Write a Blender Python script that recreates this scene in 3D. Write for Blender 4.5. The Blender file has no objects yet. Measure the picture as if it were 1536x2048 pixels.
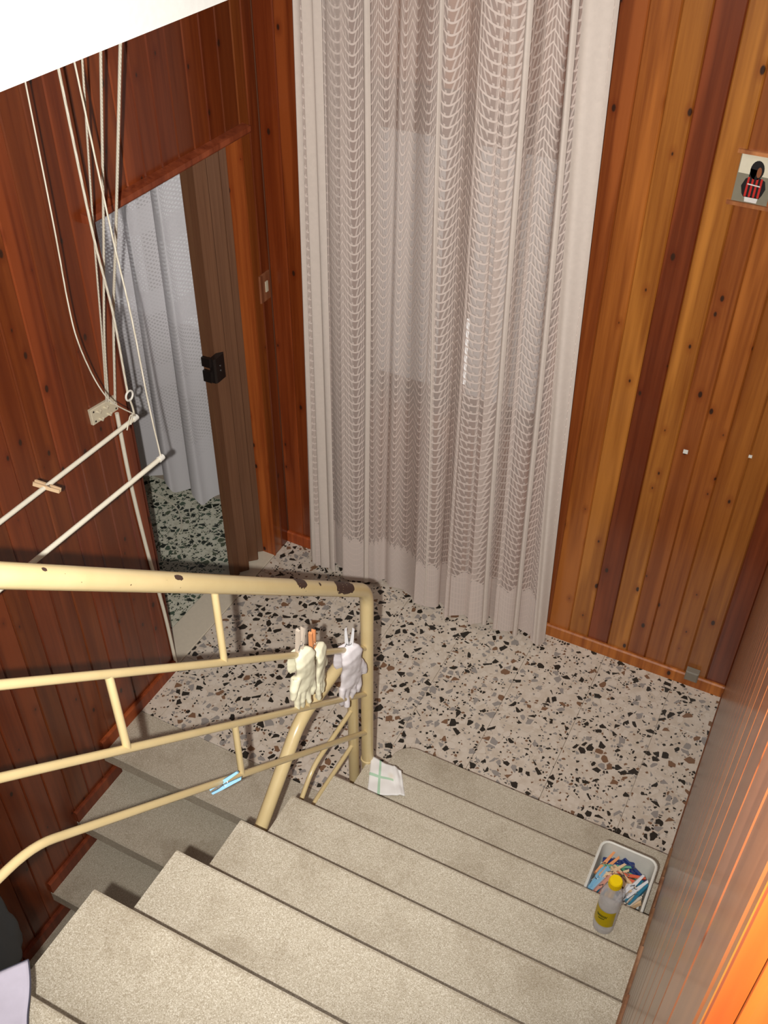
import bpy, bmesh, math, random
from mathutils import Vector, Matrix, noise
random.seed(7)
S = bpy.context.scene
COL = S.collection
PI = math.pi

# ------------------------------------------------------------------ camera
F_PX, YAW, PITCH, ROLL = 2022.9, 0.4673, 0.7023, 0.0100
CAM = Vector((2.100, -3.1197, 3.3404))
_f = Vector((-math.sin(YAW)*math.cos(PITCH), math.cos(YAW)*math.cos(PITCH), -math.sin(PITCH)))
_r0 = Vector((math.cos(YAW), math.sin(YAW), 0)); _u0 = _r0.cross(_f)
_r = _r0*math.cos(ROLL) + _u0*math.sin(ROLL); _u = -_r0*math.sin(ROLL) + _u0*math.cos(ROLL)
cd = bpy.data.cameras.new('camera'); cam = bpy.data.objects.new('camera', cd); COL.objects.link(cam)
cd.sensor_fit = 'VERTICAL'; cd.sensor_height = 24.0; cd.lens = 24.0*F_PX/2048.0
cd.clip_start = 0.02; cd.clip_end = 100
M3 = Matrix((_r, _u, -_f)).transposed()
cam.matrix_world = Matrix.Translation(CAM) @ M3.to_4x4()
S.camera = cam

# ------------------------------------------------------------------ world, flash, exposure
W = bpy.data.worlds.new('world'); S.world = W; W.use_nodes = True
W.node_tree.nodes['Background'].inputs[0].default_value = (1.0, 0.97, 0.93, 1)
W.node_tree.nodes['Background'].inputs[1].default_value = 1.15
fl = bpy.data.lights.new('camera_flash', 'SPOT'); flo = bpy.data.objects.new('camera_flash', fl); COL.objects.link(flo)
fl.energy = 440; fl.color = (1.0, 0.965, 0.92); fl.shadow_soft_size = 0.010
fl.spot_size = math.radians(92); fl.spot_blend = 1.0
fpos = CAM - _r*0.075 - _u*0.035 + _f*0.01
aim = (_f + _u*0.13 - _r*0.02).normalized()
flo.matrix_world = Matrix.Translation(fpos) @ aim.to_track_quat('-Z', 'Y').to_matrix().to_4x4()
S.view_settings.view_transform = 'Standard'; S.view_settings.look = 'None'
S.view_settings.exposure = 0.0; S.view_settings.gamma = 1.0; S.view_settings.use_curve_mapping = False

# ------------------------------------------------------------------ helpers
def c(r, g, b):
    def l(v):
        v /= 255.0
        return v/12.92 if v <= 0.04045 else ((v+0.055)/1.055)**2.4
    return (l(r), l(g), l(b), 1.0)

class N:
    """small node-tree builder"""
    def __init__(s, name):
        s.m = bpy.data.materials.new(name); s.m.use_nodes = True
        s.t = s.m.node_tree; s.b = s.t.nodes['Principled BSDF']; s.out = s.t.nodes['Material Output']
    def n(s, typ, ins=None, **kw):
        x = s.t.nodes.new(typ)
        for k, v in kw.items(): setattr(x, k, v)
        for k, v in (ins or {}).items(): s.set(x.inputs[k], v)
        return x
    def set(s, sock, v):
        if isinstance(v, bpy.types.NodeSocket): s.t.links.new(v, sock)
        elif isinstance(v, bpy.types.Node): s.t.links.new(v.outputs[0], sock)
        else: sock.default_value = v
    def math(s, op, a, b=0.0, cc=0.0, clamp=False):
        x = s.n('ShaderNodeMath', {0: a, 1: b, 2: cc}, operation=op); x.use_clamp = clamp
        return x.outputs[0]
    def ramp(s, fac, stops, interp='LINEAR'):
        x = s.n('ShaderNodeValToRGB', {0: fac}); cr = x.color_ramp; cr.interpolation = interp
        while len(cr.elements) < len(stops): cr.elements.new(0.5)
        for e, (p, col) in zip(cr.elements, stops): e.position = p; e.color = col
        return x.outputs[0]
    def mix(s, fac, a, b, blend='MIX'):
        x = s.n('ShaderNodeMix', data_type='RGBA', blend_type=blend)
        s.set(x.inputs[0], fac); s.set(x.inputs[6], a); s.set(x.inputs[7], b)
        return x.outputs[2]
    def noise(s, vec, scale, detail=3.0, rough=0.55):
        return s.n('ShaderNodeTexNoise', {'Vector': vec, 'Scale': scale, 'Detail': detail, 'Roughness': rough})
    def vor(s, vec, scale, feature='F1', dim='3D'):
        return s.n('ShaderNodeTexVoronoi', {'Vector': vec, 'Scale': scale}, feature=feature, voronoi_dimensions=dim)
    def bump(s, h, strength, dist):
        x = s.n('ShaderNodeBump', {'Height': h, 'Strength': strength, 'Distance': dist}); s.set(s.b.inputs['Normal'], x.outputs[0])
    def p(s, **kw):
        for k, v in kw.items(): s.set(s.b.inputs[k.replace('_', ' ')], v)
        return s

def plain(name, col, rough=0.5, metal=0.0, **kw):
    n = N(name); n.p(Roughness=rough, Metallic=metal, **kw)
    tc = n.n('ShaderNodeTexCoord'); nz = n.noise(tc.outputs['Object'], 60, 3)
    dk = (col[0]*0.86, col[1]*0.86, col[2]*0.86, 1)
    n.p(Base_Color=n.mix(nz.outputs[0], dk, col))
    return n.m

def pine(name, rough=0.33, coat=0.35, coat_rough=0.16):
    n = N(name)
    tc = n.n('ShaderNodeTexCoord'); oi = n.n('ShaderNodeObjectInfo')
    off = n.n('ShaderNodeVectorMath', {0: oi.outputs['Random'], 1: (37.0, 11.0, 53.0)}, operation='MULTIPLY')
    co = n.n('ShaderNodeVectorMath', {0: tc.outputs['Object'], 1: off}, operation='ADD').outputs[0]
    g1 = n.n('ShaderNodeVectorMath', {0: co, 1: (46.0, 46.0, 1.3)}, operation='MULTIPLY').outputs[0]
    gr = n.noise(g1, 1.0, 5, 0.6)
    g2 = n.n('ShaderNodeVectorMath', {0: co, 1: (9.0, 9.0, 0.55)}, operation='MULTIPLY').outputs[0]
    br = n.noise(g2, 1.0, 3, 0.5)
    # knots: squashed voronoi cells, only some kept
    sx = n.n('ShaderNodeSeparateXYZ', {0: co})
    kv = n.n('ShaderNodeCombineXYZ', {0: n.math('MULTIPLY', sx.outputs[0], 10.5), 1: n.math('MULTIPLY', sx.outputs[2], 5.6)}).outputs[0]
    vk = n.vor(kv, 1.0, 'F1', '2D')
    sep = n.n('ShaderNodeSeparateColor', {0: vk.outputs['Color']})
    rad = n.math('MULTIPLY', n.math('SUBTRACT', sep.outputs[0], 0.42, clamp=True), 0.125)
    kd = n.math('SUBTRACT', vk.outputs['Distance'], rad)
    knot = n.n('ShaderNodeMapRange', {0: kd, 1: 0.02, 2: -0.012, 3: 0.0, 4: 1.0})
    halo = n.n('ShaderNodeMapRange', {0: kd, 1: 0.17, 2: 0.0, 3: 0.0, 4: 1.0})
    keep = n.math('GREATER_THAN', sep.outputs[0], 0.50)
    kf = n.math('MULTIPLY', knot.outputs[0], keep); hf = n.math('MULTIPLY', n.math('MULTIPLY', halo.outputs[0], keep), 0.60)
    col = oi.outputs['Color']
    dark = n.mix(1.0, col, (0.56, 0.43, 0.36, 1), 'MULTIPLY')
    lite = n.mix(1.0, col, (1.36, 1.46, 1.60, 1), 'MULTIPLY')
    a = n.mix(n.ramp(gr.outputs[0], [(0.30, (0, 0, 0, 1)), (0.66, (1, 1, 1, 1))]), dark, col)
    a = n.mix(n.math('MULTIPLY', n.ramp(br.outputs[0], [(0.55, (0, 0, 0, 1)), (0.62, (1, 1, 1, 1))]), 0.70), a, lite)
    a = n.mix(n.math('MULTIPLY', n.ramp(br.outputs[0], [(0.30, (1, 1, 1, 1)), (0.42, (0, 0, 0, 1))]), 0.6), a, dark)
    a = n.mix(hf, a, n.mix(1.0, col, (0.55, 0.34, 0.25, 1), 'MULTIPLY'))
    a = n.mix(kf, a, (0.034, 0.011, 0.005, 1))
    n.p(Base_Color=a, Roughness=rough, Coat_Weight=coat, Coat_Roughness=coat_rough)
    n.bump(gr.outputs[0], 0.10, 0.002)
    return n.m

def terrazzo(name, base, base2, dark, grey, brown, k=1.0, q=1.0):
    n = N(name)
    ge = n.n('ShaderNodeNewGeometry').outputs['Position']
    nz = n.noise(ge, 26*k, 2)
    wob = n.n('ShaderNodeVectorMath', {0: nz.outputs['Color'], 1: (0.010, 0.010, 0.0)}, operation='MULTIPLY').outputs[0]
    co = n.n('ShaderNodeVectorMath', {0: ge, 1: wob}, operation='ADD').outputs[0]
    bg = n.mix(n.ramp(n.noise(ge, 20*k, 4).outputs[0], [(0.35, (0, 0, 0, 1)), (0.65, (1, 1, 1, 1))]), base, base2)
    def layer(cur, scale, thr, stops):
        v = n.vor(co, scale, 'F1', '2D'); e = n.vor(co, scale, 'DISTANCE_TO_EDGE', '2D')
        sp = n.n('ShaderNodeSeparateColor', {0: v.outputs['Color']})
        lim = n.math('ADD', n.math('MULTIPLY', sp.outputs[1], 0.20), thr)
        m = n.math('GREATER_THAN', e.outputs['Distance'], lim)
        colr = n.ramp(sp.outputs[0], stops, 'CONSTANT')
        sel = n.math('LESS_THAN', sp.outputs[2], 0.999)
        al = n.ramp(sp.outputs[0], [(0.0, (1, 1, 1, 1)), (stops[-1][0], (0, 0, 0, 1))], 'CONSTANT')
        return n.mix(n.math('MULTIPLY', n.math('MULTIPLY', m, sel), al), cur, colr)
    b = layer(bg, 80*k, 0.09, [(0.0, dark), (0.13*q, brown), (0.19*q, grey), (0.29*q, base2), (0.45*q, base)])
    b = layer(b, 33*k, 0.08, [(0.0, dark), (0.185*q, brown), (0.23*q, grey), (0.34*q, base2), (0.5*q, base)])
    n.p(Base_Color=b, Roughness=0.34, Specular_IOR_Level=0.35)
    return n.m

def granite(name):
    n = N(name)
    ge = n.n('ShaderNodeNewGeometry').outputs['Position']
    v = n.vor(ge, 560); sp = n.n('ShaderNodeSeparateColor', {0: v.outputs['Color']})
    a = n.ramp(sp.outputs[0], [(0.0, c(158, 146, 125)), (0.25, c(178, 168, 148)), (0.55, c(187, 177, 157)), (0.8, c(198, 189, 171)), (1.0, c(217, 210, 194))])
    st = n.noise(ge, 5.5, 5, 0.62)
    a = n.mix(n.math('MULTIPLY', n.ramp(st.outputs[0], [(0.50, (0, 0, 0, 1)), (0.72, (1, 1, 1, 1))]), 0.42), a, c(128, 112, 88))
    n.p(Base_Color=a, Roughness=0.42, Specular_IOR_Level=0.4)
    n.bump(sp.outputs[0], 0.12, 0.001)
    return n.m

def cream_paint(name):
    n = N(name)
    ge = n.n('ShaderNodeNewGeometry').outputs['Position']
    v = n.vor(ge, 42); sp = n.n('ShaderNodeSeparateColor', {0: v.outputs['Color']})
    lim = n.math('MULTIPLY', n.math('SUBTRACT', sp.outputs[0], 0.55, clamp=True), 0.20)
    spot = n.math('LESS_THAN', v.outputs['Distance'], lim)
    nz = n.noise(ge, 18, 3)
    a = n.mix(nz.outputs[0], c(206, 183, 132), c(218, 198, 150))
    a = n.mix(spot, a, c(74, 52, 36))
    n.p(Base_Color=a, Roughness=0.28, Coat_Weight=0.25, Coat_Roughness=0.1)
    return n.m

def lace(name, col, pu, pv, amp, hem, net=0.42, hemwob=0.030):
    """scalloped lace: UV is in metres of cloth (u along the rail, v up from the hem)"""
    n = N(name)
    uv = n.n('ShaderNodeUVMap').outputs[0]; s = n.n('ShaderNodeSeparateXYZ', {0: uv}); u, v = s.outputs[0], s.outputs[1]
    ph = n.math('MULTIPLY', u, 2*PI/pu)
    cs = n.math('COSINE', ph)
    sw = n.math('MULTIPLY', n.math('ABSOLUTE', n.math('SINE', n.math('MULTIPLY', ph, 0.5))), amp)
    row = n.math('ADD', n.math('DIVIDE', v, pv), sw)
    fr = n.math('FRACT', row)
    line = n.math('LESS_THAN', fr, 0.19)
    # ribs fan out under every scallop
    rib = n.math('LESS_THAN', n.math('FRACT', n.math('ADD', n.math('MULTIPLY', u, 7.0/pu), n.math('MULTIPLY', n.math('MULTIPLY', n.math('SINE', ph), fr), 0.8))), 0.34)
    hole = n.math('MULTIPLY', n.math('GREATER_THAN', fr, 0.40), n.math('LESS_THAN', cs, -0.80))
    rib = n.math('MULTIPLY', rib, n.math('SUBTRACT', 1.0, hole))
    thr = n.math('MULTIPLY', n.math('SINE', n.math('MULTIPLY', v, 2*PI/0.0032)), 0.04)
    base = n.math('ADD', net, thr)
    al = n.math('MAXIMUM', n.math('MAXIMUM', line, n.math('MULTIPLY', rib, 0.88)), base)
    hz = n.math('ADD', n.math('MULTIPLY', n.math('ABSOLUTE', cs), hemwob), hem)
    solid = n.math('LESS_THAN', v, hz)
    weave = n.math('ADD', 0.95, n.math('MULTIPLY', n.math('SINE', n.math('MULTIPLY', u, 2*PI/0.006)), 0.04))
    al = n.math('MAXIMUM', al, n.math('MULTIPLY', solid, weave))
    n.p(Base_Color=col, Roughness=0.85, Specular_IOR_Level=0.1)
    tl = n.n('ShaderNodeBsdfTranslucent', {0: col})
    m1 = n.n('ShaderNodeMixShader', {0: 0.22, 1: n.b.outputs[0], 2: tl.outputs[0]})
    tr = n.n('ShaderNodeBsdfTransparent')
    m2 = n.n('ShaderNodeMixShader', {0: al, 1: tr.outputs[0], 2: m1.outputs[0]})
    n.t.links.new(m2.outputs[0], n.out.inputs[0])
    return n.m

def netting(name, col):
    n = N(name)
    uv = n.n('ShaderNodeUVMap').outputs[0]; s = n.n('ShaderNodeSeparateXYZ', {0: uv}); u, v = s.outputs[0], s.outputs[1]
    a = n.math('FRACT', n.math('MULTIPLY', n.math('ADD', u, v), 52.0)); b = n.math('FRACT', n.math('MULTIPLY', n.math('SUBTRACT', u, v), 52.0))
    ln = n.math('MAXIMUM', n.math('LESS_THAN', a, 0.45), n.math('LESS_THAN', b, 0.45))
    bands = n.math('GREATER_THAN', n.math('FRACT', n.math('MULTIPLY', v, 2.6)), 0.70)
    hem = n.math('LESS_THAN', v, 0.30)
    al = n.math('MAXIMUM', n.math('MAXIMUM', ln, 0.72), n.math('MAXIMUM', n.math('MULTIPLY', bands, 0.93), hem))
    n.p(Base_Color=col, Roughness=0.85, Specular_IOR_Level=0.1)
    tl = n.n('ShaderNodeBsdfTranslucent', {0: col}); m1 = n.n('ShaderNodeMixShader', {0: 0.3, 1: n.b.outputs[0], 2: tl.outputs[0]})
    tr = n.n('ShaderNodeBsdfTransparent'); m2 = n.n('ShaderNodeMixShader', {0: al, 1: tr.outputs[0], 2: m1.outputs[0]})
    n.t.links.new(m2.outputs[0], n.out.inputs[0])
    return n.m

def towel_mat(name):
    n = N(name)
    uv = n.n('ShaderNodeUVMap').outputs[0]; s = n.n('ShaderNodeSeparateXYZ', {0: uv}); u, v = s.outputs[0], s.outputs[1]
    a = n.math('LESS_THAN', n.math('ABSOLUTE', n.math('SUBTRACT', u, 0.30)), 0.035)
    b = n.math('LESS_THAN', n.math('ABSOLUTE', n.math('SUBTRACT', v, 0.52)), 0.035)
    b2 = n.math('MULTIPLY', b, n.math('LESS_THAN', u, 0.72))
    st = n.math('MULTIPLY', n.math('ADD', a, b2, clamp=True), 0.62)
    stain = n.vor(uv, 1.0, dim='2D')
    d = n.n('ShaderNodeVectorMath', {0: uv, 1: (0.66, 0.62, 0.0)}, operation='DISTANCE').outputs['Value']
    col = n.mix(st, c(232, 230, 226), c(120, 190, 140))
    col = n.mix(n.n('ShaderNodeMapRange', {0: d, 1: 0.14, 2: 0.0, 3: 0.0, 4: 0.35}).outputs[0], col, c(205, 180, 130))
    n.p(Base_Color=col, Roughness=0.9)
    return n.m

def rope_mat(name):
    n = N(name); ge = n.n('ShaderNodeNewGeometry').outputs['Position']
    w = n.n('ShaderNodeTexWave', {'Vector': ge, 'Scale': 90.0, 'Distortion': 2.0})
    n.p(Base_Color=n.mix(w.outputs[0], c(190, 182, 160), c(222, 216, 200)), Roughness=0.85)
    return n.m

def clear_plastic(name):
    n = N(name); n.p(Base_Color=(0.93, 0.93, 0.95, 1), Roughness=0.06, Transmission_Weight=0.0)
    fz = n.n('ShaderNodeLayerWeight', {0: 0.35})
    tr = n.n('ShaderNodeBsdfTransparent', {0: (0.90, 0.90, 0.91, 1)})
    f = n.math('ADD', n.math('MULTIPLY', fz.outputs['Facing'], 0.55), 0.10, clamp=True)
    m = n.n('ShaderNodeMixShader', {0: f, 1: tr.outputs[0], 2: n.b.outputs[0]})
    n.t.links.new(m.outputs[0], n.out.inputs[0])
    return n.m

def accordion_mat(name):
    n = N(name); tc = n.n('ShaderNodeTexCoord').outputs['Object']
    g = n.n('ShaderNodeVectorMath', {0: tc, 1: (160.0, 160.0, 3.0)}, operation='MULTIPLY').outputs[0]
    z = n.noise(g, 1.0, 4)
    n.p(Base_Color=n.mix(z.outputs[0], c(84, 52, 33), c(124, 86, 60)), Roughness=0.45)
    return n.m

MT = dict(
    pine=pine('pine_boards'), trimpine=pine('pine_trim', 0.5, 0.0),
    terr=terrazzo('terrazzo_pale', c(202, 188, 170), c(216, 205, 190), c(46, 42, 36), c(152, 146, 140), c(128, 96, 72)),
    terrg=terrazzo('terrazzo_green', c(186, 184, 164), c(204, 202, 184), c(34, 42, 34), c(70, 86, 70), c(80, 88, 68), 1.1, 1.5),
    granite=granite('fine_grey_stone'), cream=cream_paint('cream_enamel'),
    chip=plain('bare_dark_metal', c(72, 52, 44), 0.6), white=plain('white_plaster', c(238, 238, 232), 0.8),
    plaster=plain('cream_plaster', c(222, 214, 200), 0.85), marble=plain('cream_marble', c(216, 205, 184), 0.35),
    grout=plain('floor_grout', c(172, 158, 140), 0.8), mortar=plain('dark_backing', c(104, 58, 34), 0.85),
    lace=lace('beige_lace', c(228, 214, 205), 0.078, 0.0345, 1.30, 0.235, 0.50), lace2=plain('beige_cloth_dense', c(216, 203, 192), 0.9),
    net=netting('white_net', c(234, 231, 233)), accordion=accordion_mat('brown_folding_vinyl'), blackp=plain('black_plastic', c(30, 24, 22), 0.35),
    whitep=plain('white_plastic', c(226, 224, 214), 0.35), creamp=plain('cream_plastic', c(214, 204, 178), 0.4),
    rope=rope_mat('cotton_cord'), bar=plain('white_bar', c(232, 226, 206), 0.35), towel=towel_mat('tea_towel'),
    winwood=plain('dark_red_wood', c(112, 62, 40), 0.45), frosted=plain('pale_frosted_pane', c(214, 214, 216), 0.25),
    blind=plain('white_blind', c(226, 226, 230), 0.7), steel=plain('steel_wire', c(150, 150, 150), 0.35, 0.9),
    peg_wood=plain('peg_wood', c(222, 190, 150), 0.7), peg_beige=plain('peg_beige', c(216, 202, 184), 0.6), peg_orange=plain('peg_orange', c(232, 158, 104), 0.5),
    peg_white=plain('peg_white', c(234, 234, 236), 0.45), peg_blue=plain('peg_blue', c(150, 205, 236), 0.4), peg_dblue=plain('peg_dark_blue', c(44, 62, 120), 0.4),
    peg_teal=plain('peg_teal', c(40, 120, 150), 0.4), peg_green=plain('peg_green', c(84, 150, 120), 0.4), peg_red=plain('peg_red', c(214, 96, 62), 0.4),
    peg_pink=plain('peg_pink', c(222, 160, 140), 0.4), peg_yellow=plain('peg_yellow', c(232, 180, 50), 0.4),
    glove=plain('cream_rubber', c(242, 238, 208), 0.55), glovew=plain('white_rubber', c(232, 226, 228), 0.6),
    yellow=plain('yellow_plastic', c(240, 205, 10), 0.3), label=plain('yellow_label', c(206, 178, 0), 0.5), print_=plain('dark_print', c(60, 70, 20), 0.6),
    clear=clear_plastic('clear_plastic'), black=plain('black_cloth', c(32, 32, 32), 0.95), lav=plain('lavender_cloth', c(196, 190, 206), 0.9), pipe=plain('dark_piping', c(70, 70, 84), 0.8),
    orange=plain('rust_cloth', c(176, 92, 44), 0.8), grey=plain('grey_plastic', c(134, 126, 112), 0.6),
    ph_sky=plain('print_sky', c(222, 214, 190), 0.4), ph_gr=plain('print_ground', c(132, 126, 108), 0.4), ph_hair=plain('print_black', c(22, 20, 22), 0.4),
    ph_red=plain('print_red', c(190, 40, 34), 0.4), ph_skin=plain('print_skin', c(140, 84, 52), 0.4), ph_white=plain('print_white', c(224, 220, 214), 0.4),
)

def mesh(name, verts, faces, smooth=False, uvs=None):
    me = bpy.data.meshes.new(name); me.from_pydata([tuple(v) for v in verts], [], faces); me.update()
    if smooth: me.polygons.foreach_set('use_smooth', [True]*len(me.polygons))
    if uvs:
        l = me.uv_layers.new(name='UVMap')
        for lp in me.loops: l.data[lp.index].uv = uvs[lp.vertex_index]
    return me

def ob(name, me, mat, parent=None, loc=None, color=None):
    """links a mesh object; a parent given as an unrotated Empty keeps world coordinates of the mesh"""
    o = bpy.data.objects.new(name, me)
    if mat is not None and len(me.materials) == 0: me.materials.append(MT[mat] if isinstance(mat, str) else mat)
    COL.objects.link(o)
    if loc is not None: o.location = loc
    if parent is not None:
        o.parent = parent
        if not parent.get('_local') and parent.parent is None: o.location = Vector(o.location) - parent.location
    if color: o.color = color
    return o

def empty(name, loc, local=False):
    o = bpy.data.objects.new(name, None); COL.objects.link(o); o.location = loc; o.empty_display_size = 0.05
    if local: o['_local'] = 1
    return o

def top(o, label, cat, group=None, kind=None):
    o['label'] = label; o['category'] = cat
    if group: o['group'] = group
    if kind: o['kind'] = kind
    return o

class G:
    """vertex / face collector"""
    def __init__(s): s.v = []; s.f = []
    def box(s, x0, x1, y0, y1, z0, z1):
        i = len(s.v)
        s.v += [(x, y, z) for z in (z0, z1) for x, y in ((x0, y0), (x1, y0), (x1, y1), (x0, y1))]
        s.f += [(i, i+3, i+2, i+1), (i+4, i+5, i+6, i+7), (i, i+1, i+5, i+4), (i+1, i+2, i+6, i+5), (i+2, i+3, i+7, i+6), (i+3, i, i+4, i+7)]
        return s
    def prism(s, prof, z0, z1, axis='z'):
        n = len(prof); i = len(s.v)
        def P(a, b, h): return {'z': (a, b, h), 'x': (h, a, b), 'y': (a, h, b)}[axis]
        s.v += [P(a, b, z0) for a, b in prof] + [P(a, b, z1) for a, b in prof]
        s.f += [tuple(reversed(range(i, i+n))), tuple(range(i+n, i+2*n))]
        s.f += [(i+k, i+(k+1) % n, i+n+(k+1) % n, i+n+k) for k in range(n)]
        return s
    def loft(s, rings, cap=True):
        n = len(rings[0]); i = len(s.v)
        for r in rings: s.v += [tuple(p) for p in r]
        for k in range(len(rings)-1):
            for j in range(n):
                s.f.append((i+k*n+j, i+k*n+(j+1) % n, i+(k+1)*n+(j+1) % n, i+(k+1)*n+j))
        if cap:
            s.f.append(tuple(reversed(range(i, i+n)))); L = i+(len(rings)-1)*n; s.f.append(tuple(range(L, L+n)))
        return s
    def tube(s, pts, r, n=12, cap=True):
        pts = [Vector(p) for p in pts]; rings = []; up = None
        for k, p in enumerate(pts):
            a = pts[max(k-1, 0)]; b = pts[min(k+1, len(pts)-1)]; t = (b-a).normalized()
            if up is None:
                up = Vector((0, 0, 1)) if abs(t.z) < 0.9 else Vector((1, 0, 0))
            e1 = (up - t*up.dot(t)).normalized(); e2 = t.cross(e1); up = e1
            rr = r[k] if isinstance(r, (list, tuple)) else r
            ra, rb = rr if isinstance(rr, (list, tuple)) else (rr, rr)
            rings.append([p + e1*math.cos(2*PI*j/n)*ra + e2*math.sin(2*PI*j/n)*rb for j in range(n)])
        return s.loft(rings, cap)
    def lathe(s, prof, n=28, cx=0, cy=0):
        return s.loft([[(cx+r*math.cos(2*PI*j/n), cy+r*math.sin(2*PI*j/n), z) for j in range(n)] for r, z in prof])
    def me(s, name, smooth=False): return mesh(name, s.v, s.f, smooth)

def smooth_path(pts, rad, n=6):
    """polyline with rounded corners"""
    pts = [Vector(p) for p in pts]; out = [pts[0]]
    for k in range(1, len(pts)-1):
        a, b, d = pts[k-1], pts[k], pts[k+1]
        r = min(rad, (a-b).length*0.45, (d-b).length*0.45)
        p0 = b+(a-b).normalized()*r; p1 = b+(d-b).normalized()*r
        for j in range(n+1):
            t = j/n; out.append(p0*(1-t)**2+b*2*t*(1-t)+p1*t*t)
    out.append(pts[-1]); return out

def catmull(pts, n=8):
    P = [Vector(p) for p in pts]; P = [P[0]*2-P[1]]+P+[P[-1]*2-P[-2]]; out = []
    for k in range(1, len(P)-2):
        for j in range(n):
            t = j/n; a, b, d, e = P[k-1:k+3]
            out.append(0.5*((2*b)+(d-a)*t+(2*a-5*b+4*d-e)*t*t+(3*b-a-3*d+e)*t**3))
    out.append(P[-2]); return out

def shade_auto(o, ang=40):
    for p in o.data.polygons: p.use_smooth = True
    o.data.set_sharp_from_angle(angle=math.radians(ang))

# ------------------------------------------------------------------ dimensions
R_, T_ = 0.2036, 0.2386            # rise and going of the flight going up
YN = lambda i: -0.978 if i == 1 else -1.2303-(i-2)*T_-(0.035 if i >= 8 else 0)   # nosing of step i
XL, XW = 1.105, 2.135              # left end of the treads, face of the right wall
PW = 0.0875                        # board width
ZB = -1.75                         # bottom of the stairwell
rj = lambda a: random.uniform(-a, a)

# ------------------------------------------------------------------ walls of boards
def plank_mesh(name, w, L, th=0.013, ch=0.0042):
    h = w/2-0.0003
    return G().prism([(-h, th), (-h, ch), (-h+ch, 0), (h-ch, 0), (h, ch), (h, th)][::-1], 0, L).me(name)
_pm = {}
def plank(parent, kind, pos, z0, z1, color, w=PW, mat='pine'):
    key = (round(w, 4), round(z1-z0, 3), mat)
    if key not in _pm: _pm[key] = plank_mesh('plank', w, z1-z0)
    loc = {'far': (pos, 0, z0), 'left': (0, pos, z0), 'right': (XW, pos, z0)}[kind]
    o = ob('plank', _pm[key], mat, parent, loc, color)
    o.rotation_euler = (0, 0, {'far': 0, 'left': PI/2, 'right': -PI/2}[kind])
    return o
def tint(base, a=0.16, hue=0.10):
    k = (1+rj(a))*0.80; return (base[0]*k, base[1]*k*(1+rj(hue)), base[2]*k*(1+rj(hue)), 1)
REDBR = c(140, 66, 27); GOLD = c(178, 108, 42); DRED = c(132, 62, 28); MIDO = c(158, 86, 36); PALE = c(200, 132, 66)

# left wall (x = 0): doorway between y -0.933 and -0.125
YD0, YD1, ZD = -0.933, -0.125, 2.05
wl = top(ob('wall_left', G().box(-0.16, -0.013, -4.4, YD0, ZB, 5.0).box(-0.16, -0.013, YD1, 0.16, 0, 5.0).box(-0.16, -0.013, YD0, YD1, ZD, 5.0).box(-0.16, -0.013, YD0, YD1, ZB, -0.06).me('wall_left'), 'mortar'),
         'reddish brown wooden board wall beside the descending stairs, with a doorway', 'wall', kind='structure')
y = YD0-PW/2; i = 0
while y > -4.35:
    plank(wl, 'left', y, ZB, 3.1, tint(REDBR)); y -= PW
n_over = 9; w_over = (YD1-YD0)/n_over
for k in range(n_over): plank(wl, 'left', YD0+w_over*(k+0.5), ZD+0.02, 3.1, tint(REDBR), w_over)
plank(wl, 'left', YD1+0.031, 0, 3.1, tint(MIDO, 0.05), 0.060); plank(wl, 'left', YD1+0.0935, 0, 3.1, tint(REDBR), 0.063)

# far wall (y = 0): window behind the curtain between x 0.44 and 1.20
WX0, WX1, WZ0, WZ1 = 0.44, 1.20, 1.06, 2.22
wf = top(ob('wall_far', G().box(-0.16, WX0, 0.013, 0.16, -0.06, 5).box(WX1, XW+0.16, 0.013, 0.16, -0.06, 5).box(WX0, WX1, 0.013, 0.16, -0.06, WZ0).box(WX0, WX1, 0.013, 0.16, WZ1, 5).me('wall_far'), 'mortar'),
         'golden knotty pine board wall behind and right of the lace curtain', 'wall', kind='structure')
seams = [0.0, 0.085, 0.17, 0.26, 0.35, 0.44]
for a, b in zip(seams[:-1], seams[1:]): plank(wf, 'far', (a+b)/2, 0, 3.1, tint(REDBR), round(b-a, 4))
for k in range(8):
    w = (WX1-WX0)/8; xc = WX0+w*(k+0.5)
    plank(wf, 'far', xc, 0, WZ0-0.05, tint(MIDO), w); plank(wf, 'far', xc, WZ1+0.05, 3.1, tint(MIDO), w)
seams = [1.20, 1.265, 1.352, 1.445, 1.531, 1.621, 1.708, 1.788, 1.875, 1.962, 2.050, 2.135]
cols = [MIDO, c(158, 84, 35), c(172, 100, 39), c(178, 110, 43), DRED, c(182, 114, 45), c(166, 94, 40), c(172, 100, 40), GOLD, c(174, 106, 42), DRED]
for a, b, cl in zip(seams[:-1], seams[1:], cols): plank(wf, 'far', (a+b)/2, 0, 3.1, tint(cl, 0.04, 0.03), round(b-a, 4))

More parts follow.
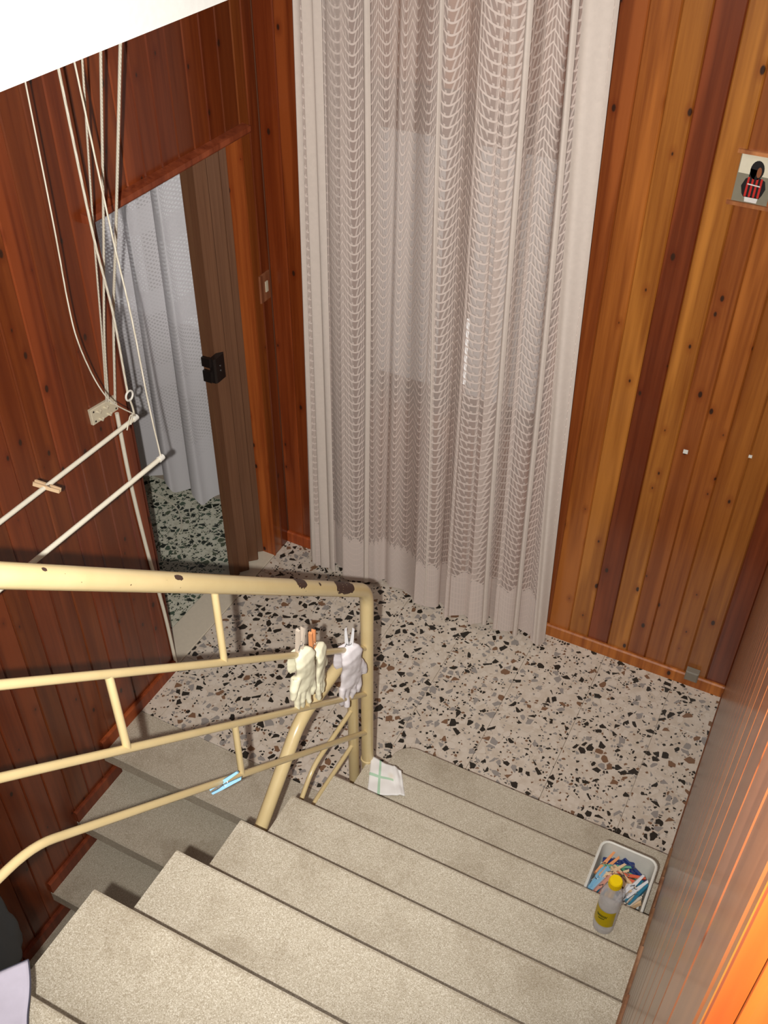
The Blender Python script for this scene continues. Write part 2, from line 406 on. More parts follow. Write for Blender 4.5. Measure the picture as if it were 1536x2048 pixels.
# right wall (x = XW), ends just short of the viewer
YE = -2.905
wr = top(ob('wall_right', G().box(XW+0.013, XW+0.16, YE+0.012, 0.16, ZB, 5.0).me('wall_right'), 'mortar'),
         'varnished pine board wall running along the right edge of the stairs', 'wall', kind='structure')
y = -PW/2
while y-PW/2 > YE-0.01:
    plank(wr, 'right', y, -0.05, 3.6, tint(c(134, 78, 44), 0.10, 0.05)); y -= PW
lastw = (y+PW/2)-YE
if lastw > 0.015: plank(wr, 'right', YE+lastw/2, -0.05, 3.6, tint(GOLD), round(lastw, 4))
e = ob('end_board', G().box(XW+0.0005, XW+0.0095, YE-0.002, YE+0.012, -0.05, 3.6).me('end_board'), 'trimpine', wr, color=c(178, 84, 24))
e = ob('casing_board', G().prism([(XW+0.0100, YE+0.010), (XW+0.0100, YE-0.004), (XW+0.0125, YE-0.007), (XW+0.12, YE-0.007), (XW+0.12, YE+0.010)], -0.05, 3.6).me('casing_board'), 'trimpine', wr, color=c(188, 102, 34))

top(ob('wall_back', G().box(-0.16, 3.2, -4.6, -4.4, ZB, 5.0).me('wall_back'), 'plaster'), 'cream plaster wall at the head of the stairs behind the viewer', 'wall', kind='structure')
top(ob('wall_side', G().box(3.1, 3.25, -4.4, -1.0, ZB, 5.0).me('wall_side'), 'plaster'), 'cream plaster wall of the passage right of the board wall', 'wall', kind='structure')
# white slab of the floor above, its edge faces the stairwell
top(ob('ceiling', G().box(-0.013, 0.80, -4.4, 0.0, 2.805, 3.20).me('ceiling'), 'white'), 'white plastered slab edge of the upper floor at top left', 'ceiling', kind='structure')

# ------------------------------------------------------------------ floors
fl_ = top(ob('floor', G().box(-0.02, XW+0.013, -1.20, 0.013, -0.16, -0.010).me('floor'), 'grout'), 'pale terrazzo landing floor of large speckled tiles below the lace curtain', 'floor', kind='structure')
TS = 0.305
def tile(parent, x0, x1, y0, y1, mat):
    g = 0.0006; b = 0.0009; h = 0.012
    pts = lambda d: [(x0+g+d, y0+g+d), (x1-g-d, y0+g+d), (x1-g-d, y1-g-d), (x0+g+d, y1-g-d)]
    m = G().loft([[(a, b_, -h) for a, b_ in pts(0)], [(a, b_, -b) for a, b_ in pts(0)], [(a, b_, 0) for a, b_ in pts(b)]]).me('tile')
    return ob('tile', m, mat, parent)
xs = [0.0]; x = 0.10
while x < XW-0.05: xs.append(x); x += TS
xs.append(XW)
ysl = [0.0, -0.255, -0.560, -0.865, -1.195]
for a, b in zip(xs[:-1], xs[1:]):
    for d, e_ in zip(ysl[:-1], ysl[1:]): tile(fl_, a, b, e_, d, 'terr')
ff = top(ob('floor_next_room', G().box(-2.2, -0.02, -1.9, 0.6, -0.16, -0.012).me('floor_next_room'), 'grout'), 'dark green speckled terrazzo floor of the room beyond the doorway', 'floor', kind='structure')
x = -0.15
while x > -1.7:
    y = 0.10
    while y > -1.5: tile(ff, x-TS, x, y-TS, y, 'terrg'); y -= TS
    x -= TS
th = top(ob('trim_1', G().prism([(-0.152, -0.012), (-0.152, 0.002), (-0.149, 0.004), (-0.004, 0.004), (-0.001, 0.002), (-0.001, -0.012)], YD0, YD1, 'y').me('trim_1'), 'marble'), 'cream marble threshold slab across the doorway', 'threshold', kind='structure')

# next room shell with a window behind its net curtain
nr = G().box(-2.2, -1.15, 0.16, 0.30, -0.1, 2.7).box(-0.42, -0.16, 0.16, 0.30, -0.1, 2.7).box(-1.15, -0.42, 0.16, 0.30, -0.1, 0.85).box(-1.15, -0.42, 0.16, 0.30, 2.1, 2.7)
top(ob('wall_next_room', nr.me('wall_next_room'), 'plaster'), 'pale plaster window wall of the room beyond the doorway', 'wall', kind='structure')
top(ob('wall_next_room_side', G().box(-2.3, -2.2, -1.9, 0.3, -0.1, 2.7).box(-2.2, -0.16, -2.0, -1.9, -0.1, 2.7).me('wall_next_room_side'), 'plaster'), 'pale plaster side walls of the room beyond the doorway', 'wall', kind='structure')
top(ob('ceiling_next_room', G().box(-2.3, -0.16, -2.0, 0.3, 2.7, 2.8).me('ceiling_next_room'), 'white'), 'white ceiling of the room beyond the doorway', 'ceiling', kind='structure')
wn = top(ob('window_2', G().box(-1.15, -1.10, 0.19, 0.25, 0.85, 2.1).box(-0.47, -0.42, 0.19, 0.25, 0.85, 2.1).box(-1.10, -0.47, 0.19, 0.25, 0.85, 0.90).box(-1.10, -0.47, 0.19, 0.25, 2.05, 2.1).box(-0.81, -0.76, 0.19, 0.25, 0.90, 2.05).me('window_2'), 'winwood'), 'window behind the white net curtain of the next room', 'window', kind='structure')
for a, b in ((-1.10, -0.81), (-0.76, -0.47)): ob('pane', G().box(a, b, 0.214, 0.220, 0.90, 2.05).me('pane'), 'clear', wn)

# trims
tr = top(ob('trim_2', G().prism([(0.0, ZD-0.010), (0.030, ZD-0.010), (0.034, ZD-0.004), (0.034, ZD+0.014), (0.0, ZD+0.020)], YD0-0.045, YD1+0.02, 'y').me('trim_2'), 'trimpine', color=c(150, 74, 42)), 'thin wooden moulding strip over the doorway', 'moulding', kind='structure')
top(ob('trim_3', G().box(-0.10, 0.004, YD1-0.010, YD1, 0, ZD).me('trim_3'), 'trimpine', color=c(176, 92, 38)), 'orange brown jamb board at the right side of the doorway', 'jamb', kind='structure')
top(ob('trim_4', G().box(-0.16, 0.002, YD0, YD0+0.008, 0, ZD).me('trim_4'), 'trimpine', color=c(96, 44, 26)), 'dark jamb board at the left side of the doorway', 'jamb', kind='structure')
def skirt_prof(h, t=0.014): return [(0, 0), (t, 0), (t, h-0.006), (t-0.006, h), (0, h)]
def skirting(name, axis, a, b, z, h, col, side):
    pr = skirt_prof(h)
    if axis == 'x': m = G().prism([(-p, q+z) for p, q in pr][::-1], a, b, 'x').me(name)
    elif side == 'left': m = G().prism([(p, q+z) for p, q in pr], a, b, 'y').me(name)
    else: m = G().prism([(XW-p*0.35, q+z) for p, q in pr][::-1], a, b, 'y').me(name)
    return ob(name, m, 'trimpine', color=col)
top(skirting('baseboard_far', 'x', WX1+0.0, XW-0.001, 0.0, 0.062, c(180, 106, 42), None), 'golden pine baseboard along the far wall right of the curtain', 'baseboard', kind='structure')
top(skirting('baseboard_far_left', 'x', 0.001, WX0, 0.0, 0.062, c(176, 84, 34), None), 'orange pine baseboard along the far wall left of the curtain', 'baseboard', kind='structure')
bl = top(skirting('baseboard_left', 'y', -1.43, YD0-0.002, 0.0, 0.062, c(150, 70, 30), 'left'), 'reddish pine baseboard stepping down the left wall beside the lower flight', 'baseboard', kind='structure')
br = top(skirting('baseboard_right', 'y', YN(1)+0.002, -0.015, 0.0, 0.03, c(130, 80, 50), 'right'), 'pine baseboard stepping up the right wall beside the upper flight', 'baseboard', kind='structure')

# ------------------------------------------------------------------ stairs
def tread_prof(y0, y1, z, th=0.045):
    r = 0.008
    return [(y0, z-th), (y1-r, z-th), (y1, z-th+r), (y1, z-r), (y1-r*0.3, z-r*0.3), (y1-r, z), (y0, z)]
su = top(empty('stair_flight', (1.6, -1.0, 0)), 'grey stone stair flight climbing along the right board wall toward the viewer', 'stairs')
for i in range(1, 12):
    z = i*R_; yn = YN(i); yb = YN(i+1)-0.03
    if i == 1:                                         # bullnose bottom step
        pts = []; rr = 0.075; x0 = XL-0.005
        for k in range(9):
            a = PI/2+PI/2*k/8; pts.append((x0+rr+rr*math.cos(a), yn-rr+rr*math.sin(a)))
        pts += [(x0, yb), (XW-0.001, yb), (XW-0.001, yn)]
        m = G().loft([[(a, b, z-0.045) for a, b in pts], [(a, b, z-0.004) for a, b in pts], [(x0+0.5+(a-x0-0.5)*0.995, (yn+yb)/2+(b-(yn+yb)/2)*0.975, z) for a, b in pts]]).me('tread')
    else:
        m = G().prism(tread_prof(yb, yn, z), XL-0.005, XW-0.001, 'x').me('tread')
    ob('tread', m, 'granite', su)
    ob('riser', G().box(XL+0.02, XW-0.001, yn-0.045, yn-0.022, z-R_, z-0.045).me('riser'), 'granite', su)
# sloping soffit under the upper flight, an unseen slab added to block light
prf = [(YN(1)-0.06, 0.0), (YN(1)-0.06, R_-0.05), (YN(11)-0.06, 11*R_-0.05), (YN(12)-0.05, 11*R_-0.05), (YN(12)-0.05, 11*R_-0.30), (YN(2)-0.25, 0.0)]
prf = [(YN(1)-0.08, 0.0)]
for i in range(1, 12):
    prf += [(YN(i)-0.05, i*R_-0.05), (YN(i+1)-0.05, i*R_-0.05)]
prf += [(YN(12)-0.05, 11*R_-0.42), (YN(3), 0.0)]
ob('soffit', G().prism(prf[::-1], XL+0.03, XW-0.02, 'x').me('soffit'), 'plaster', su)
for i in range(1, 12):
    y1 = YN(i)-0.001; y0 = YN(i+1)+0.002
    pr = skirt_prof(0.052)
    ob('skirting_piece', G().prism([(XW-p*0.65, q+i*R_) for p, q in pr][::-1], y0-0.02, y1-0.004, 'y').me('skirting_piece'), 'trimpine', br, color=tint(c(168, 122, 86), 0.06, 0.03))

RL, TL = 0.2010, 0.2120
sd = top(empty('stair_flight', (0.5, -1.3, 0)), 'grey stone stair flight descending along the dark left board wall', 'stairs')
ob('tread', G().prism([(-1.43, -0.062), (-1.43, -0.006), (-1.424, 0.0), (-1.197, 0.0), (-1.197, -0.066), (-1.426, -0.066)][::-1], 0.001, XL-0.005, 'x').me('tread'), 'granite', sd)
for i in range(1, 8):
    z = -i*RL; yn = -1.43-i*TL; yb = yn+0.36
    ob('tread', G().prism([(yn, z-0.062), (yn, z-0.006), (yn+0.006, z), (yb, z), (yb, z-0.066), (yn+0.004, z-0.066)][::-1], 0.001, XL-0.012, 'x').me('tread'), 'granite', sd)
    pr = skirt_prof(0.062)
    ob('skirting_piece', G().prism([(p, q+z) for p, q in pr], yn-0.0, yn+TL+0.06, 'y').me('skirting_piece'), 'trimpine', bl, color=tint(c(140, 62, 28), 0.05, 0.03))
top(ob('floor_lower', G().box(-0.02, XW, -4.4, -0.9, ZB-0.1, ZB).me('floor_lower'), 'granite'), 'stone floor at the dark bottom of the stairwell', 'floor', kind='structure')
top(ob('wall_under_landing', G().box(0, XW, -1.02, -0.9, ZB, -0.161).me('wall_under_landing'), 'plaster'), 'plaster wall under the landing at the lower flight', 'wall', kind='structure')

# ------------------------------------------------------------------ window behind the curtain
XG0, XG1 = 0.843, 0.860                         # narrow gap of daylight between the two leaves
w1 = top(ob('window_1', G().box(WX0, WX1, 0.02, 0.10, WZ1-0.12, WZ1).box(WX0, WX1, 0.02, 0.10, WZ0, WZ0+0.04).box(WX0, WX0+0.03, 0.02, 0.10, WZ0+0.04, WZ1-0.12).box(WX1-0.03, WX1, 0.02, 0.10, WZ0+0.04, WZ1-0.12).me('window_1'), 'winwood'),
         'two-leaved window with pale panes behind the lace curtain', 'window', kind='structure')
ob('mullion', G().box(0.735, XG0, 0.036, 0.052, WZ0+0.04, WZ1-0.12).me('mullion'), 'winwood', w1)
ob('stile', G().box(XG0, XG1, 0.034, 0.0535, 1.44, WZ1-0.12).me('stile'), 'winwood', w1)
ob('pane', G().box(WX0+0.03, 0.735, 0.040, 0.052, WZ0+0.04, WZ1-0.12).me('pane'), 'frosted', w1)
ob('pane', G().box(XG1, WX1-0.03, 0.040, 0.052, WZ0+0.04, WZ1-0.12).me('pane'), 'frosted', w1)
ob('sill', G().box(WX0-0.02, WX1+0.02, -0.022, 0.10, WZ0-0.045, WZ0).me('sill'), 'winwood', w1)
ob('head_casing', G().box(WX0-0.02, WX1+0.02, -0.012, 0.10, WZ1, WZ1+0.045).me('head_casing'), 'winwood', w1)

# ------------------------------------------------------------------ curtains
def curtain(name, mat, x_at, y0, z0, z1, folds, width_u, nx=420, nz=64, parent=None, hemz=None, u0=0.0, ydrift=None):
    vs, uvs, fs = [], [], []
    for k in range(nz+1):
        t = k/nz; 
        for j in range(nx+1):
            s = j/nx
            zb = z0+(hemz(s) if hemz else 0); z = zb+(z1-zb)*t
            xa, xb = x_at(t)
            off = folds(s, t)
            x = xa+(xb-xa)*s+off[0]; yy = y0+off[1]+(ydrift(s, t) if ydrift else 0)
            vs.append((x, yy, z)); uvs.append((u0+s*width_u, z-zb))
    for k in range(nz):
        for j in range(nx):
            a = k*(nx+1)+j; fs.append((a, a+1, a+nx+2, a+nx+1))
    return ob(name, mesh(name, vs, fs, True, uvs), mat, parent)

def main_folds(s, t):
    grow = 0.75+0.35*(1-t)
    ph = 2*PI*(6.5*s+0.55*math.sin(2*PI*s*1.3+0.4)+0.05*math.sin(3*t+5*s))
    ph2 = 2*PI*(15.3*s+0.8*math.sin(2*PI*s*0.9+1.0)+0.10*math.sin(2.2*t))
    a = 0.036*math.sin(ph)*grow+0.013*math.sin(ph2)*(0.6+0.6*t)
    dx = 0.020*math.sin(2*ph+0.8)*grow
    edge = min(1.0, s*14, (1-s)*14)
    return (dx*edge, a)
ct = top(empty('lace_curtain', (0.77, -0.10, 0.03)), 'long beige scalloped lace curtain hanging to the landing floor', 'curtain')
xm = lambda t: (0.184+0.05*t, 1.358-0.088*t)
curtain('lace_panel', 'lace', xm, -0.085, 0.030, 2.95, main_folds, 1.95, parent=ct, hemz=lambda s: 0.012*math.sin(17*s)+0.010*math.sin(41*s+1), ydrift=lambda s, t: -0.028*(1-t)*math.sin(PI*min(1, s*1.05))+0.02*(s > 0.93)*(1-t))
curtain('gathered_edge', 'lace', lambda t: (0.182+0.05*t, 0.40+0.01*t), -0.050, 0.036, 2.95, lambda s, t: (0.006*math.sin(30*s), 0.014*math.sin(26*s+2*t)), 0.55, nx=120, parent=ct, u0=0.04)
curtain('gathered_edge', 'lace2', lambda t: (0.178+0.05*t, 0.330+0.015*t), -0.122, 0.034, 2.95, lambda s, t: (0.004*math.sin(20*s), 0.007*math.sin(17*s+1+2*t)+0.03*(1-s)**6), 0.55, nx=100, parent=ct, u0=0.02)
curtain('side_hem', 'lace2', lambda t: (1.325-0.150*t, 1.368-0.088*t), -0.118, 0.030, 2.95, lambda s, t: (0.0, -0.010*math.sin(PI*s)+0.030*s*s+0.004*math.sin(9*s+3*t)), 0.06, nx=16, parent=ct)

for xa, xb, wd in ((0.505, 0.512, 0.026), (1.095, 1.030, 0.022), (1.245, 1.168, 0.022), (0.800, 0.770, 0.016)):   # stiff narrow pleats
    curtain('pleat', 'lace2', lambda t, xa=xa, xb=xb, wd=wd: (xa+(xb-xa)*t-wd*0.5, xa+(xb-xa)*t+wd*0.5), -0.128, 0.045, 2.95, lambda s, t, q=xa: (0.006*math.sin(5*t+9*q), -0.012*math.sin(PI*s)+0.006*math.sin(4*t+q)), 0.05, nx=8, nz=40, parent=ct)

nc = top(empty('net_curtain', (-0.68, 0.03, 0.02)), 'white net curtain with scalloped hem seen through the doorway', 'curtain')
def nfold(s, t): return (0.012*math.sin(2*PI*(9*s)), 0.040*math.sin(2*PI*(5.2*s+0.2*math.sin(4*s)+0.12*(1-t))))
curtain('net_panel', 'net', lambda t: (-1.10, -0.28), 0.03, 0.02, 2.35, nfold, 1.3, nx=260, nz=50, parent=nc, hemz=lambda s: 0.03+0.030*math.sin(2*PI*5.2*s)+0.05*math.exp(-((s-0.33)/0.07)**2))
ob('rail', G().tube([(-1.25, 0.03, 2.36), (-0.2, 0.03, 2.36)], 0.012).me('rail'), 'bar', nc)

# ------------------------------------------------------------------ folding door and its handle
fd = top(empty('folding_door', (-0.085, -0.23, 0.0)), 'brown accordion folding door pushed open against the door jamb', 'door')
zig = [(-0.060, -0.140), (-0.098, -0.172), (-0.050, -0.205), (-0.092, -0.245), (-0.050, -0.285), (-0.088, -0.330)]
for (xa, ya), (xb, yb) in zip(zig[:-1], zig[1:]):
    d = Vector((xb-xa, yb-ya, 0)); nrm = Vector((-d.y, d.x, 0)).normalized()*0.0035
    P = [(xa+nrm.x, ya+nrm.y), (xa-nrm.x, ya-nrm.y), (xb-nrm.x, yb-nrm.y), (xb+nrm.x, yb+nrm.y)]
    ob('fold_panel', G().prism(P, 0.012, 2.03).me('fold_panel'), 'accordion', fd)
ob('lead_post', G().box(-0.100, -0.072, -0.368, -0.328, 0.010, 2.035).me('lead_post'), 'accordion', fd)
hb = ob('handle', G().prism([(-0.072, -0.366), (-0.052, -0.366), (-0.046, -0.358), (-0.046, -0.302), (-0.052, -0.294), (-0.072, -0.294)], 1.105, 1.215).me('handle'), 'blackp', fd)
lt = ob('latch', G().box(-0.096, -0.058, -0.384, -0.3665, 1.115, 1.165).box(-0.096, -0.058, -0.384, -0.3665, 1.185, 1.225).me('latch'), 'blackp', hb)
for zz in (1.150, 1.172): ob('screw', G().tube([(-0.047, -0.330, zz), (-0.0445, -0.330, zz)], 0.004, 10).me('screw'), 'steel', hb)

# ------------------------------------------------------------------ railings
def tube_ob(name, pts, r, mat, parent, n=14):
    o = ob(name, G().tube(pts, r, n).me(name), mat, parent); shade_auto(o); return o
RX = 1.095
def on(y, y0, z0, sl=0.903): return z0+(y0-y)*sl
ra = top(empty('stair_railing', (RX, -1.24, 0.41)), 'cream painted tubular railing rising beside the upper flight, paint chipped off its handrail', 'railing')
YP = -1.236
hz = lambda y: on(y, YP, 1.230)
hr = tube_ob('handrail', smooth_path([(RX, YP, 1.10), (RX, YP, hz(YP)), (RX, -3.0, hz(-3.0))], 0.075, 8), 0.0212, 'cream', ra, 20)
tube_ob('post', [(RX, YP, 0.36), (RX, YP, 1.11)], 0.0206, 'cream', ra, 20)
ob('base_collar', G().lathe([(0.024, 0.405), (0.024, 0.413), (0.021, 0.416)], 20, RX, YP).me('base_collar'), 'cream', ra)
z2 = lambda y: on(y, -1.282, 1.020, 0.911); z3 = lambda y: on(y, -1.279, 0.797, 0.906); z4 = lambda y: on(y, -1.271, 0.590, 0.899)
tube_ob('rail', [(RX, YP, z2(YP)), (RX, -3.0, z2(-3.0))], 0.0090, 'cream', ra)
tube_ob('rail', [(RX, YP, z3(YP)), (RX, -3.0, z3(-3.0))], 0.0090, 'cream', ra)
tube_ob('rail', smooth_path([(RX, YP, z4(YP)), (RX, -2.515, z4(-2.515)), (RX, -2.70, z4(-2.515)+0.03)], 0.06), 0.0090, 'cream', ra)
for yb, za, zb in ((-1.921, hz, z2), (-1.591, z2, z3), (-2.251, z2, z3), (-1.915, z3, z4), (-2.58, hz, z2)):
    tube_ob('baluster', [(RX, yb, zb(yb)), (RX, yb, za(yb))], 0.0085, 'cream', ra)
tube_ob('post', [(RX, -2.93, 1.84), (RX, -2.93, hz(-2.93)-0.01)], 0.014, 'cream', ra)
# chipped paint on the handrail: bare patches wrapped on the tube
def chip(y, ln, ang0, ang1, seed):
    rnd = random.Random(seed); r = 0.0216; base = Vector((RX, y, hz(y))); t = Vector((0, -1, 0.903)).normalized()
    e1 = Vector((1, 0, 0)); e2 = t.cross(e1).normalized(); n = 12; vs = []; fs = []
    if e2.z < 0: e2 = -e2
    for k in range(n+1):
        u = -ln/2+ln*k/n; sh = math.sin(PI*min(max((k+0.4)/(n+0.8), 0), 1))**0.35
        lo = ang0+(rnd.random()*0.30)*(ang1-ang0)*0.5; hi = ang1-(rnd.random())*0.10*(ang1-ang0)
        mid = (ang0+ang1)/2; lo = mid+(lo-mid)*sh; hi = mid+(hi-mid)*sh
        for j in range(7):
            a = lo+(hi-lo)*j/6; vs.append(base+t*u+e1*math.cos(a)*r+e2*math.sin(a)*r)
    for k in range(n):
        for j in range(6): a = k*7+j; fs.append((a, a+1, a+8, a+7))
    return ob('bare_patch', mesh('bare_patch', vs, fs, True), 'chip', hr)
chip(-1.615, 0.060, 0.05, 2.0, 1); chip(-1.400, 0.130, -0.60, 2.0, 2); chip(-2.048, 0.030, 0.45, 1.1, 3); chip(-2.345, 0.012, 0.7, 1.1, 4); chip(-1.53, 0.012, 0.55, 1.1, 5)

rb = top(empty('stair_railing', (1.04, -1.235, 0.0)), 'shorter cream tubular railing descending beside the lower flight behind the white gloves', 'railing')
LX = 1.04
tube_ob('post', [(LX, -1.235, 0.0), (LX, -1.235, 0.935)], 0.0190, 'cream', rb, 18)
tube_ob('handrail', smooth_path([(LX, -1.235, 0.80), (LX, -1.235, 0.950), (LX, -1.555, 0.950), (LX, -3.2, 0.950-1.645*0.93)], 0.06), 0.0205, 'cream', rb, 18)
tube_ob('rail', smooth_path([(LX, -1.235, 0.652), (LX, -1.50, 0.652), (LX, -3.2, 0.652-1.70*0.93)], 0.05), 0.0080, 'cream', rb)
tube_ob('rail', smooth_path([(LX, -1.235, 0.462), (LX, -1.52, 0.466), (LX, -3.2, 0.466-1.68*0.93)], 0.05), 0.0080, 'cream', rb)
tube_ob('post', [(LX, -2.6, -1.2), (LX, -2.6, 0.0)], 0.016, 'cream', rb)

# ------------------------------------------------------------------ clothes pegs
def peg_meshes():
    d = {}
    for s in (1, -1):
        pr = [(0.0025*s, 0), (0.0075*s, 0.001), (0.0090*s, 0.022), (0.0105*s, 0.072), (0.0055*s, 0.075), (0.0012*s, 0.034), (0.0035*s, 0.016)]
        if s < 0: pr = pr[::-1]
        d[s] = G().prism([(a, b) for a, b in pr], -0.0050, 0.0050, 'y').me('prong')
    pts = [(0.0050*math.cos(a), -0.0068+0.0136*k/36, 0.036+0.0050*math.sin(a)) for k in range(37) for a in (2*PI*k/12,)]
    pts = [(-0.0095, -0.0068, 0.024)]+pts+[(0.0095, 0.0068, 0.024)]
    d['s'] = G().tube(pts, 0.0009, 6).me('spring')
    return d
PEGM = {}
def peg(mat, loc, dirv, roll=0.0, label='', group=None, sc=1.0, face=None):
    if mat not in PEGM: PEGM[mat] = peg_meshes()
    d = PEGM[mat]; e = empty('clothespin', loc, local=True)
    q = Vector(dirv).normalized().to_track_quat('Z', 'Y')
    e.rotation_mode = 'QUATERNION'; e.rotation_quaternion = q @ Matrix.Rotation(roll, 3, 'Z').to_quaternion()
    if face is not None:
        zz = Vector(dirv).normalized(); yy = (Vector(face)-zz*Vector(face).dot(zz)).normalized(); xx = yy.cross(zz)
        e.rotation_quaternion = Matrix((xx, yy, zz)).transposed().to_quaternion() @ Matrix.Rotation(roll, 3, 'Z').to_quaternion()
    e.scale = (sc,)*3
    e.rotation_quaternion.normalize(); e.scale = (sc,)*3
    ob('prong', d[1], mat, e); ob('prong', d[-1], mat, e); ob('spring', d['s'], 'steel', e)
    return top(e, label, 'clothespin', group)
GP = 'clothespins on the upper railing'
peg('peg_beige', (RX+0.003, -1.622, z2(-1.622)-0.004), (-0.03, 0.20, 0.9), 0.9, 'worn beige clothespin gripping the cream glove on the railing', GP, 1.2, -_f)
peg('peg_orange', (RX-0.004, -1.545, z2(-1.545)-0.006), (-0.05, 0.12, 0.9), 1.2, 'orange clothespin right of the beige one above the cream gloves', GP, 1.1)
peg('peg_white', (RX+0.004, -1.358, z2(-1.358)-0.012), (0.02, 0.03, 1.0), 0.0, 'white clothespin gripping the pale glove beside the railing post', GP, 1.35, -_f)
peg('peg_blue', Vector((RX+0.006, -1.995, z4(-1.995)))-_r*0.030-_u*0.022, _r*0.86+_u*0.50, 0.0, 'light blue clothespin clipped on the lowest rail', GP, 1.1, -_f)

# ------------------------------------------------------------------ gloves hung to dry
def glove(name, loc, mat, label, seed, sc=1.0, yaw=0.0, flip=1, tx=None):
    rnd = random.Random(seed); g = G()
    def part(pts, rad): g.tube(pts, rad, 14)
    def j(a): return rnd.uniform(-a, a)
    part([(0.000, 0.000, 0.030), (0.012, -0.002, 0.024), (0.018, 0, 0.004), (0.014, 0.002, -0.030), (0.010, 0.004, -0.070), (0.008, 0.002, -0.105), (0.006, 0, -0.120)],
         [(0.010, 0.020), (0.012, 0.030), (0.012, 0.036), (0.013, 0.033), (0.012, 0.038), (0.011, 0.039), (0.008, 0.034)])
    part([(-0.002, 0, 0.026), (-0.014, 0.004, 0.0), (-0.016, 0.008, -0.035), (-0.012, 0.010, -0.060)], [(0.010, 0.026), (0.008, 0.032), (0.007, 0.036), (0.003, 0.034)])
    for k, (yy, ln) in enumerate(((-0.029, 0.050), (-0.010, 0.066), (0.010, 0.060), (0.028, 0.044))):
        part([(0.007, yy, -0.100), (0.008+j(0.004), yy*1.08+j(0.003), -0.118-ln*0.45), (0.006+j(0.006), yy*1.12+j(0.006), -0.118-ln)], [0.0100, 0.0094, 0.0070])
    part([(0.008, 0.030*flip, -0.045), (0.012, 0.046*flip, -0.075), (0.012, 0.052*flip, -0.105)], [0.014, 0.011, 0.008])
    me = g.me(name, True); o = ob(name, me, mat, None, loc); o.rotation_euler = (0, 0, yaw); o.scale = (sc,)*3
    md = o.modifiers.new('remesh', 'REMESH'); md.mode = 'VOXEL'; md.voxel_size = 0.0028; md.use_smooth_shade = True
    sm = o.modifiers.new('smooth', 'SMOOTH'); sm.iterations = 7; sm.factor = 0.5
    dm = o.modifiers.new('crumple', 'DISPLACE'); t = bpy.data.textures.new('crumple', 'CLOUDS'); t.noise_scale = 0.035; t.noise_depth = 1
    dm.texture = t; dm.texture_coords = 'LOCAL'; dm.strength = 0.006; dm.mid_level = 0.5
    return top(o, label, 'glove', 'rubber gloves on the railing')
glove('rubber_glove', (RX, -1.612, z2(-1.612)-0.012), 'glove', 'cream rubber glove under the beige clothespin, leftmost of the three', 3, 1.05, -0.15, -1)
glove('rubber_glove', (RX-0.004, -1.528, z2(-1.528)-0.004), 'glove', 'cream rubber glove under the orange clothespin, middle one of the three', 5, 0.95, 0.3, 1)
glove('rubber_glove', (RX, -1.362, z2(-1.362)-0.018), 'glovew', 'whitish rubber glove hanging beside the railing post', 9, 1.18, -0.25, 1)

# ------------------------------------------------------------------ clothes airer over the lower flight
ai = top(empty('clothes_airer', (0.38, -1.25, 1.57)), 'white ceiling clothes airer of two bars hung on cords by the left wall', 'clothes airer')
B1, B2, BZ = 0.28, 0.475, 1.568
def bar(x, y1, z1, y2, z2_):
    b = tube_ob('bar', [(x, y1, z1), (x, y2, z2_)], 0.0072, 'bar', ai)
    cp = ob('end_cap', G().tube([(x, y1+0.006, z1), (x, y1-0.012, z1)], 0.0092, 14).me('end_cap'), 'whitep', ai)
bar(B1, -1.200, 1.563, -2.60, 1.605); bar(B2, -1.331, 1.567, -2.60, 1.625)
def cord(pts, r, n=10, name='cord'):
    o = ob(name, G().tube(catmull(pts, n), r, 8).me(name), 'rope', ai); shade_auto(o, 60); return o
def ext(p, q, z): # continue the line p->q up to height z
    p, q = Vector(p), Vector(q); return p+(q-p)*((z-p.z)/(q.z-p.z))
ZT = 2.803
r1 = [(0.3, -1.374, 2.628), (0.3, -1.382, 2.247), (0.29, -1.38, 2.05), (0.29, -1.376, 1.932), (0.28, -1.339, 1.797), (0.28, -1.305, 1.705), (0.28, -1.267, 1.648), (0.28, -1.205, 1.580)]
cord([ext(r1[1], r1[0], ZT)]+r1, 0.0021)
r2 = [(0.36, -1.326, 2.65), (0.33, -1.285, 2.214), (0.305, -1.240, 1.95), (0.28, -1.214, 1.662)]
cord([ext(r2[1], r2[0], ZT)]+r2, 0.0036)
ring = [(B1+0.002, -1.211+0.0155*math.cos(a), 1.650+0.0155*math.sin(a)) for a in [2*PI*k/24 for k in range(25)]]
ob('ring', G().tube(ring, 0.0032, 8, False).me('ring'), 'whitep', ai)
cord([(B1, -1.210, 1.636), (B1, -1.204, 1.60), (B1, -1.203, 1.567)], 0.0032)
for dy, dz in ((-0.030, -0.030), (-0.018, -0.022)):
    cord([(B1+0.004, -1.205, 1.574), (B1+0.012, -1.205+dy*0.5, 1.590), (B1+0.012, -1.205+dy, 1.592), (B1+0.010, -1.205+dy*1.7, 1.585+dz)], 0.0020)
r3 = [(0.42, -1.336, 2.669), (0.44, -1.335, 2.258), (0.46, -1.338, 2.023), (0.47, -1.341, 1.777), (0.475, -1.333, 1.572)]
cord([ext(r3[1], r3[0], ZT)]+r3, 0.0024)
r4 = [(0.38, -1.262, 2.654), (0.2, -1.145, 2.129), (0.1, -1.09, 1.738), (0.032, -1.059, 1.460)]
r5 = [(0.38, -1.196, 2.651), (0.2, -1.106, 2.114), (0.1, -1.080, 1.735), (0.032, -1.050, 1.455)]
r6 = [(0.38, -1.124, 2.646), (0.2, -1.057, 2.094), (0.1, -1.023, 1.784), (0.032, -1.020, 1.435)]
for rr, rad in ((r4, 0.0028), (r5, 0.0038), (r6, 0.0044)): cord([ext(rr[1], rr[0], ZT)]+rr, rad)
